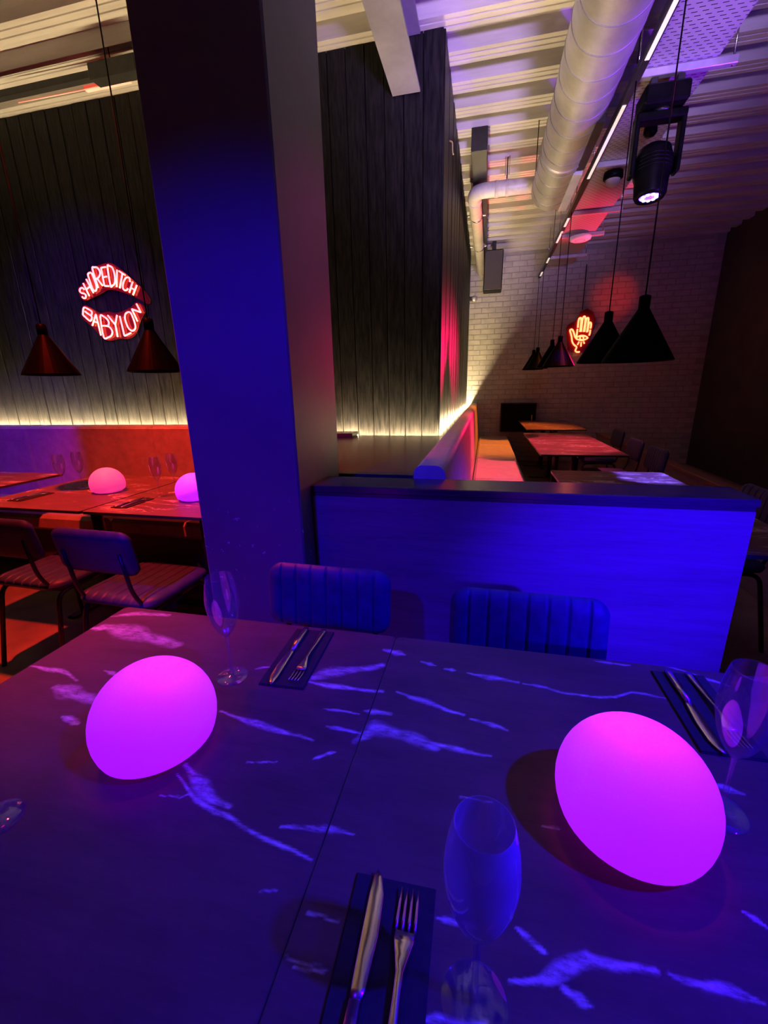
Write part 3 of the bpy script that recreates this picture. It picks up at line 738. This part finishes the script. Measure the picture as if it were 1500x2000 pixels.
# ================================================================== napkins and cutlery
def strip_mesh(rows):
    """rows of (y, half width, z middle, half thickness)"""
    mb = MB(); vs = []; fs = []
    for y, hw, zc, th, cx in rows:
        vs += [(cx - hw, y, zc - th), (cx + hw, y, zc - th), (cx + hw * .8, y, zc + th), (cx - hw * .8, y, zc + th)]
    m = len(rows)
    for i in range(m - 1):
        for k in range(4):
            l = (k + 1) % 4
            fs.append((i * 4 + k, i * 4 + l, (i + 1) * 4 + l, (i + 1) * 4 + k))
    fs += [(3, 2, 1, 0), tuple((m - 1) * 4 + k for k in range(4))]
    return mb.add(vs, fs, True)
def make_fork(label, group):
    t = thing('fork', (0, 0, 0), label, 'fork', group)
    strip_mesh([(0, .006, .0025, .0013, 0), (.01, .0085, .003, .0014, 0), (.06, .006, .005, .0014, 0), (.105, .0042, .008, .0016, 0), (.125, .0045, .0085, .0015, 0), (.14, .0085, .006, .0012, 0), (.152, .012, .004, .0010, 0), (.162, .0128, .0035, .0009, 0)]).build('handle', 'steel', t)
    for k in range(4):
        c = -.0106 + .00707 * k
        strip_mesh([(.160, .0021, .0035, .0009, c), (.175, .0017, .0035, .0009, c * .99), (.19, .0014, .005, .0008, c * .96), (.203, .0007, .0075, .0005, c * .93)]).build('tine', 'steel', t)
    return t
def make_knife(label, group):
    t = thing('knife', (0, 0, 0), label, 'knife', group)
    strip_mesh([(0, .006, .004, .002, 0), (.01, .0085, .0042, .003, 0), (.05, .008, .0045, .0032, 0), (.095, .0068, .0045, .003, 0)]).build('handle', 'steel', t)
    strip_mesh([(.094, .0066, .0045, .0016, 0), (.105, .0085, .0042, .0011, .001), (.15, .0105, .004, .0009, .002), (.19, .0098, .004, .0008, .001), (.208, .006, .004, .0006, -.001), (.216, .0012, .004, .0004, -.003)]).build('blade', 'steel', t)
    return t
def make_napkin(label, group):
    t = thing('napkin', (0, 0, 0), label, 'napkin', group)
    MB().bbox(-.05, .05, 0, .215, 0, .0022, .0008).build('fold', 'napkin', t)
    MB().bbox(-.0485, .0495, .002, .2135, .0024, .0044, .0008).build('fold', 'napkin', t)
    return t
fk = make_fork('fork with bright tines nearest the camera on a dark napkin', 'cutlery on the front tables')
kn = make_knife('dark knife nearest the camera beside the fork', 'cutlery on the front tables')
nk = make_napkin('dark napkin nearest the camera under knife and fork', 'napkins on the front tables')
def place_setting(x, y, rz, lf, lk, ln, grp, first=False, z=.7503, dx=.020):
    c, s = math.cos(rz), math.sin(rz)
    def at(a, b, h): return (x + c * a - s * b, y + s * a + c * b, z + h)
    for src, off, lab, h in ((nk, (0, 0), ln, 0), (kn, (-dx, .002), lk, .0046), (fk, (dx, .0), lf, .0046)):
        o = src if first else copy_tree(src, (0, 0, 0), 0, lab)
        o.location = at(*off, h); o.rotation_euler = (0, 0, rz)
        if not first: o['group'] = grp
place_setting(-.078, .156, .02, '', '', '', '', True)
place_setting(-.395, .888, PI + .04, 'fork on the dark napkin behind the left globe lamp', 'knife on the dark napkin behind the left globe lamp', 'dark napkin laid behind the left globe lamp', 'far place settings of the front tables', dx=-.023)
place_setting(.418, .88, PI + .02, 'fork behind the right globe lamp by the right glass', 'knife behind the right globe lamp by the right glass', 'dark napkin behind the right globe lamp', 'far place settings of the front tables', dx=-.02)
g3 = 'place settings of the banquette tables'
place_setting(-2.66, 1.85, .0, 'fork on the left red-lit table, near its front edge', 'knife on the left red-lit table, near its front edge', 'napkin on the left red-lit table, near its front edge', g3)
place_setting(-1.90, 1.82, .0, 'fork on the red-lit table next to the column', 'knife on the red-lit table next to the column', 'napkin on the red-lit table next to the column', g3)
place_setting(-2.62, 2.56, PI, 'fork on the banquette side behind the left pair of glasses', 'knife on the banquette side behind the left pair of glasses', 'napkin on the banquette side behind the left pair of glasses', g3)

# ================================================================== pendant lamps
def pendant(x, y, z, D, ztop, label, group):
    t = thing('pendant_lamp', (x, y, z), label, 'lamp', group)
    h = D * .78
    pr = [(.022, h), (D / 2, .006), (D / 2, 0), (D / 2 - .004, 0), (.020, h - .004), (.0, h - .004)]
    MB().lathe(pr, 40, smooth=False).build('shade', 'pendant', t)
    MB().lathe([(0, h), (.026, h - .004), (.026, h + .05), (.012, h + .056), (0, h + .056)], 20).build('socket', 'pendant', t)
    MB().lathe([(0, h - .13), (.012, h - .125), (.02, h - .10), (.018, h - .08), (.012, h - .05), (.012, h - .005)], 16).build('bulb', 'white_paint', t)
    MB().tube([(0, 0, h + .05), (0, 0, ztop - z)], .0035, 6).build('cord', 'black_plastic', t)
gp = 'pendant lamps over the bench tables'
for x, y, z, lb in ((.755, 2.57, 1.448, 'largest black cone pendant, nearest over the bench tables'), (.755, 3.25, 1.477, 'black cone pendant second from the camera, hiding part of the hand sign'),
                    (.755, 5.19, 1.53, 'small cone pendant with a blue stripe of light'), (.755, 5.78, 1.55, 'small cone pendant directly behind the blue-striped one'),
                    (.75, 7.3, 1.585, 'small cone pendant second from the brick wall'), (.745, 7.85, 1.59, 'farthest small cone pendant by the brick wall')):
    pendant(x, y, z, .33, 2.985, lb, gp)
gp = 'pendant lamps over the banquette tables'
pendant(-2.50, 2.13, 1.454, .29, ZC + .005, 'black cone pendant left of the lips sign with a red rim', gp)
pendant(-1.775, 2.12, 1.452, .28, ZC + .005, 'black cone pendant between the lips sign and the column', gp)

# ================================================================== neon signs
t = thing('neon_sign', (-3.1, 3.305, 1.75), 'red neon sign of two arched words shaped like lips on the plank wall', 'neon sign')
loc = Vector(t.location)
for o2 in LIP_OUTLINES:
    pts = smooth_line([(x, z, 0) for x, z in o2 + [o2[0]]], True, 3)
    MB().prism([(p[0] - loc.x, p[1] - loc.z) for p in pts], .004, .009).build('backing', 'acrylic', t)
for strokes in NEON_LETTERS:
    mb = MB()
    for s in strokes:
        pts = [(x - loc.x, -.012, z - loc.z) for x, z in s]
        closed = len(s) > 4 and s[0] == s[-1]
        pts = smooth_line(pts, closed, 4) if len(s) > 4 else fillet(pts, .008, 4)
        mb.tube(pts, .0066, 8, closed)
    mb.build('letter', 'neon', t)
for x, z in ((-.05, .45), (.12, .47), (-.12, .2), (.14, .12)):
    MB().tube([(x, .004, z), (x, .022, z)], .006, 8).build('stand_off', 'steel', t)
t = thing('neon_sign', (1.5, 8.14, 1.85), 'glowing neon hand with an eye in its palm on the brick wall', 'neon sign')
loc = Vector(t.location)
MB().prism([(-.19, .06), (-.12, .02), (.06, .0), (.12, .1), (.16, .3), (.2, .5), (.16, .62), (.06, .68), (-.04, .64), (-.1, .5), (-.21, .45), (-.24, .4)], .012, .018).build('backing', 'acrylic', t)
for i, s in enumerate(HAND_STROKES):
    closed = len(s) > 4 and s[0] == s[-1]
    pts = [(x - loc.x, -.016, z - loc.z) for x, z in s]
    pts = smooth_line(pts, closed, 4) if len(s) > 4 else pts
    MB().tube(pts, .0125 if i < 6 else .011, 8, closed).build('finger_outline' if i < 6 else ('eye_outline' if i in (6, 10) else 'ray'), 'neon_hand', t)
MB().tube([(-.02, -.012, .66), (-.02, -.012, 1.32)], .006, 6).build('cable', 'black_plastic', t)

# ================================================================== services under the ceiling
def ring_y(r0, r1, y, h=.012, n=40):
    mb = MB(); mb.lathe([(r0, -h), (r1, -h * .5), (r1, h * .5), (r0, h)], n)
    return mb
t = thing('spiral_duct', (.515, 0, 3.1), 'large galvanised spiral duct under the ceiling', 'duct')
R_ = .178
MB().lathe([(0, 4.9), (R_, 4.9), (R_, Y0 + .05), (0, Y0 + .05)], 56).build('pipe', 'galv', t, (0, 0, 0), (-PI / 2, 0, 0))
sm_ = ring_y(R_ - .001, R_ + .0025, 0, .005, 48).mesh('seam', 'seam')
y = 1.55
while y < 4.85:
    o = bpy.data.objects.new('seam', sm_); COL.objects.link(o); o.parent = t; o.location = (0, y, 0); o.rotation_euler = (-PI / 2, 0, 0); y += .19
ring_y(R_ - .001, R_ + .006, 0, .02, 48).build('joint_collar', 'galv', t, (0, 4.13, 0), (-PI / 2, 0, 0))
MB().bbox(.085, .155, 4.22, 4.97, -.168, -.135, .003).build('grille', 'white_paint', t)
MB().bbox(.10, .16, 3.55, 4.2, -.15, -.10, .003).build('damper', 'black_metal', t)
for y in (2.0, 4.5):
    for sx in (-1, 1): MB().tube([(sx * .18, y, .0), (sx * .18, y, .36)], .004, 6).build('hanger_rod', 'black_metal', t)
t = thing('waste_pipe', (-.2, 5.03, 3.2), 'pale bent drain pipe under the ceiling beside the inner wall', 'pipe')
MB().tube(fillet([(.76, 0, .255), (.76, 0, 0), (0, 0, 0), (.03, 3.13, 0)], .13, 8), .066, 20).build('pipe', 'pvc', t)
for (p, q) in (((.20, 0, 0), (.235, 0, 0)), ((.30, 0, 0), (.33, 0, 0)), ((.001, .20, 0), (.002, .24, 0))):
    MB().tube([p, q], .072, 20).build('collar', 'pvc', t)
for yy in (.62, 1.75):
    MB().tube([(.005 + yy * .01, yy, 0), (.006 + yy * .01, yy + .03, 0)], .0705, 20).build('clamp', 'steel', t)
    for sx in (-1, 1): MB().bbox(sx * .09 + .01 - .018, sx * .09 + .01 + .018, yy, yy + .03, -.012, .012, .003).build('clamp_bolt', 'steel', t)
MB().tube([(.31, .01, .06), (.31, .01, .26)], .006, 8).build('hanger_rod', 'black_metal', t)
for sx in (-1, 1): MB().bbox(.31 + sx * .018 - .004, .31 + sx * .018 + .004, -.02, .03, .12, .258, .002).build('hanger_strap', 'steel', t)

t = thing('cable_tray', (1.0, 0, 3.1), 'perforated galvanised cable tray running to the brick wall', 'cable tray')
mb = MB(); mb.box(-.195, .195, -2.9, 7.7, 0, .003).box(-.197, -.1945, -2.9, 7.7, 0, .05).box(.1945, .197, -2.9, 7.7, 0, .05)
mb.build('perforated_sheet', 'tray', t)
for y in (1.2, 2.3, 3.39, 4.49, 5.54, 6.28, 7.2):
    s = MB().bbox(-.23, .30, y - .02, y + .02, -.041, -.001, .003).build('support_strut', 'galv', t)
    for x in (-.21, .28): MB().tube([(x, y, -.045), (x, y, .36)], .005, 6).build('threaded_rod', 'steel', s)
t = thing('lighting_track', (.755, 0, 3.0), 'black lighting track with white inserts beside the cable tray', 'lighting track')
MB().bbox(-.021, .021, -2.9, 7.95, -.014, .03, .003).build('rail', 'black_metal', t)
for a, b in ((1.9, 3.08), (3.47, 4.46), (5.35, 5.6), (5.75, 6.15), (6.8, 7.05), (7.55, 7.8)):
    MB().box(-.011, .011, a, b, -.0175, -.0145).build('light_insert', 'track_led', t)
for y in (1.5, 3.27, 5.0, 6.5): MB().tube([(0, y, .03), (0, y, .46)], .003, 6).build('suspension_wire', 'black_plastic', t)
t = thing('lighting_track', (-3.2, 2.97, 3.35), 'black lighting track over the banquette with a red-lit fitting', 'lighting track')
MB().bbox(-1.6, 1.02, -.025, .025, -.02, .02, .003).build('rail', 'black_metal', t)
MB().bbox(.60, .96, -.045, .045, -.045, .045, .006).build('driver_box', 'black_metal', t)
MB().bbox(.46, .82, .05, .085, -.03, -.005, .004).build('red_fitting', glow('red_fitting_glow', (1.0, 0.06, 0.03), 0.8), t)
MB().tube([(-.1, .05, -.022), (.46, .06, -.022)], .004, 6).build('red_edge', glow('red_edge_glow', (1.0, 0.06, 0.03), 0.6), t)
for x in (-.9, .75): MB().tube([(x, 0, .02), (x + .01, -.02, .11)], .004, 6).build('suspension_wire', 'black_plastic', t)

# moving stage light under the tray
MHX, MHY = .955, 3.44
t = thing('moving_stage_light', (MHX, MHY, 2.46), 'black moving-head stage light with a glowing blue lens under the tray', 'stage light')
hd = MB().lathe([(0, .012), (.058, .012), (.068, 0), (.082, .0), (.092, .02), (.096, .10), (.106, .13), (.106, .22), (.09, .27), (.06, .29), (0, .29)], 32).build('head', 'black_plastic', t, (0, 0, 0), (math.radians(-6), 0, 0))
MB().lathe([(0, .004), (.045, .006), (.062, .011)], 32).build('lens', 'lens', hd)
for k in range(9):
    a = 2 * PI * k / 9
    MB().lathe([(0, .0005), (.010, .002), (.012, .006)], 12, .040 * math.cos(a), .040 * math.sin(a)).build('lens_cell', 'lens_cell', hd)
for k in range(4): MB().lathe([(.1055, .145 + .02 * k), (.1095, .148 + .02 * k), (.1095, .154 + .02 * k), (.1055, .157 + .02 * k)], 32).build('cooling_fin', 'black_plastic', hd)
for sx in (-1, 1):
    MB().bbox(sx * .125 - .014, sx * .125 + .014, -.04, .04, .12, .43, .008).build('yoke_arm', 'black_plastic', t)
MB().bbox(-.139, .139, -.045, .045, .40, .445, .008).build('yoke_bridge', 'black_plastic', t)
MB().bbox(-.12, .12, -.10, .10, .455, .555, .012).build('base', 'black_plastic', t)
MB().lathe([(0, .44), (.05, .44), (.05, .456), (0, .456)], 24).build('pan_bearing', 'black_metal', t)
for sx in (-1, 1): MB().bbox(sx * .07 - .02, sx * .07 + .02, -.06, -.02, .555, .598, .004).build('clamp', 'black_metal', t)
l = spot('moving_head_beam', (MHX, MHY - .01, 2.44), (1.08, 3.1, .75), (0.16, 0.10, 1.0), 700, 19, 0.5, 0.03)

def disc(name, loc, prof_, mat, label, cat, extra=None):
    t = thing(name, loc, label, cat)
    for nm, pr, m in [('body', prof_, mat)] + (extra or []): MB().lathe(pr, 32).build(nm, m, t)
    return t
disc('wifi_access_point', (1.037, 6.28, 3.018), [(0, 0), (.09, .0), (.118, .012), (.125, .028), (.125, .04), (0, .04)], 'white_glow', 'round white disc device under the far end of the tray', 'access point',
     [('centre_ring', [(.05, -.001), (.058, -.0015), (.058, .001), (.05, .001)], 'galv')])
disc('dome_camera', (.975, 4.60, 2.985), [(0, .075), (.075, .075), (.078, .03), (.062, .02), (0, .02)], 'black_plastic', 'black and white dome camera under the tray left of the stage light', 'camera',
     [('dome', [(0, -.03), (.03, -.024), (.05, -.004), (.058, .021)], 'white_paint')])
disc('small_sensor', (1.06, 4.0, 3.03), [(0, .068), (.04, .068), (.045, .02), (.03, .0), (0, -.005)], 'black_plastic', 'small blue-lit sensor under the tray close to the stage light', 'sensor')
t = thing('wall_speaker', (.03, 7.55, 2.76), 'dark box speaker hung high beside the pipe end', 'speaker')
MB().bbox(-.14, .14, -.10, .14, 0, .56, .012).build('cabinet', 'black_plastic', t)
MB().bbox(-.13, .13, -.108, -.101, .012, .548, .003).build('grille', surf('dark_speaker_grille', (0.05, 0.045, 0.045), (0.07, 0.06, 0.06), 0.6, nscale=120), t)
MB().bbox(-.03, .03, .0, .06, .56, .70, .004).build('bracket', 'black_metal', t)
t = thing('wall_lamp', (-.255, 7.9, 2.74), 'tiny round bulkhead lamp on the inner wall by the speaker', 'lamp')
MB().lathe([(0, -.05), (.035, -.04), (.05, 0), (.045, .03), (0, .05)], 20).build('bulb', 'galv', t)
MB().bbox(-.08, -.03, -.03, .03, -.03, .03, .004).build('bracket', 'black_metal', t)
t = thing('wall_hook', (-.325, 3.72, 2.98), 'tiny brass hook high on the inner plank wall', 'hook')
MB().tube(fillet([(-.01, 0, .07), (.012, 0, .06), (.014, 0, 0), (.02, -.01, -.02)], .01), .005, 8).build('hook', surf('brass', (0.8, 0.6, 0.25), (0.9, 0.7, 0.3), 0.3, metal=0.6), t)

# low wall beyond the chairs, cabinet on the brick wall
t = thing('low_wall', (1.78, 4.7, 0), 'low dark wall with a reddish cap behind the bench row chairs', 'low wall')
MB().bbox(-.04, .04, -2.6, 2.7, 0, .57, .003).build('panel', 'panel', t)
MB().bbox(-.055, .055, -2.62, 2.72, .571, .60, .003).build('cap', surf('brown_wood_cap', (0.16, 0.08, 0.05), (0.24, 0.12, 0.07), 0.35, nscale=6, scale=(5, .5, 5)), t)
t = thing('wall_cabinet', (.57, 8.08, .55), 'dark low cabinet on the brick wall behind the farthest table', 'cabinet')
MB().bbox(-.30, .30, -.1, .1, 0, .50, .004).build('body', 'black_metal', t)
d_ = MB().bbox(-.285, .285, -.118, -.102, .015, .485, .004).build('door', 'black_plastic', t)
MB().bbox(.22, .24, -.135, -.119, .2, .3, .003).build('handle', 'steel', d_)
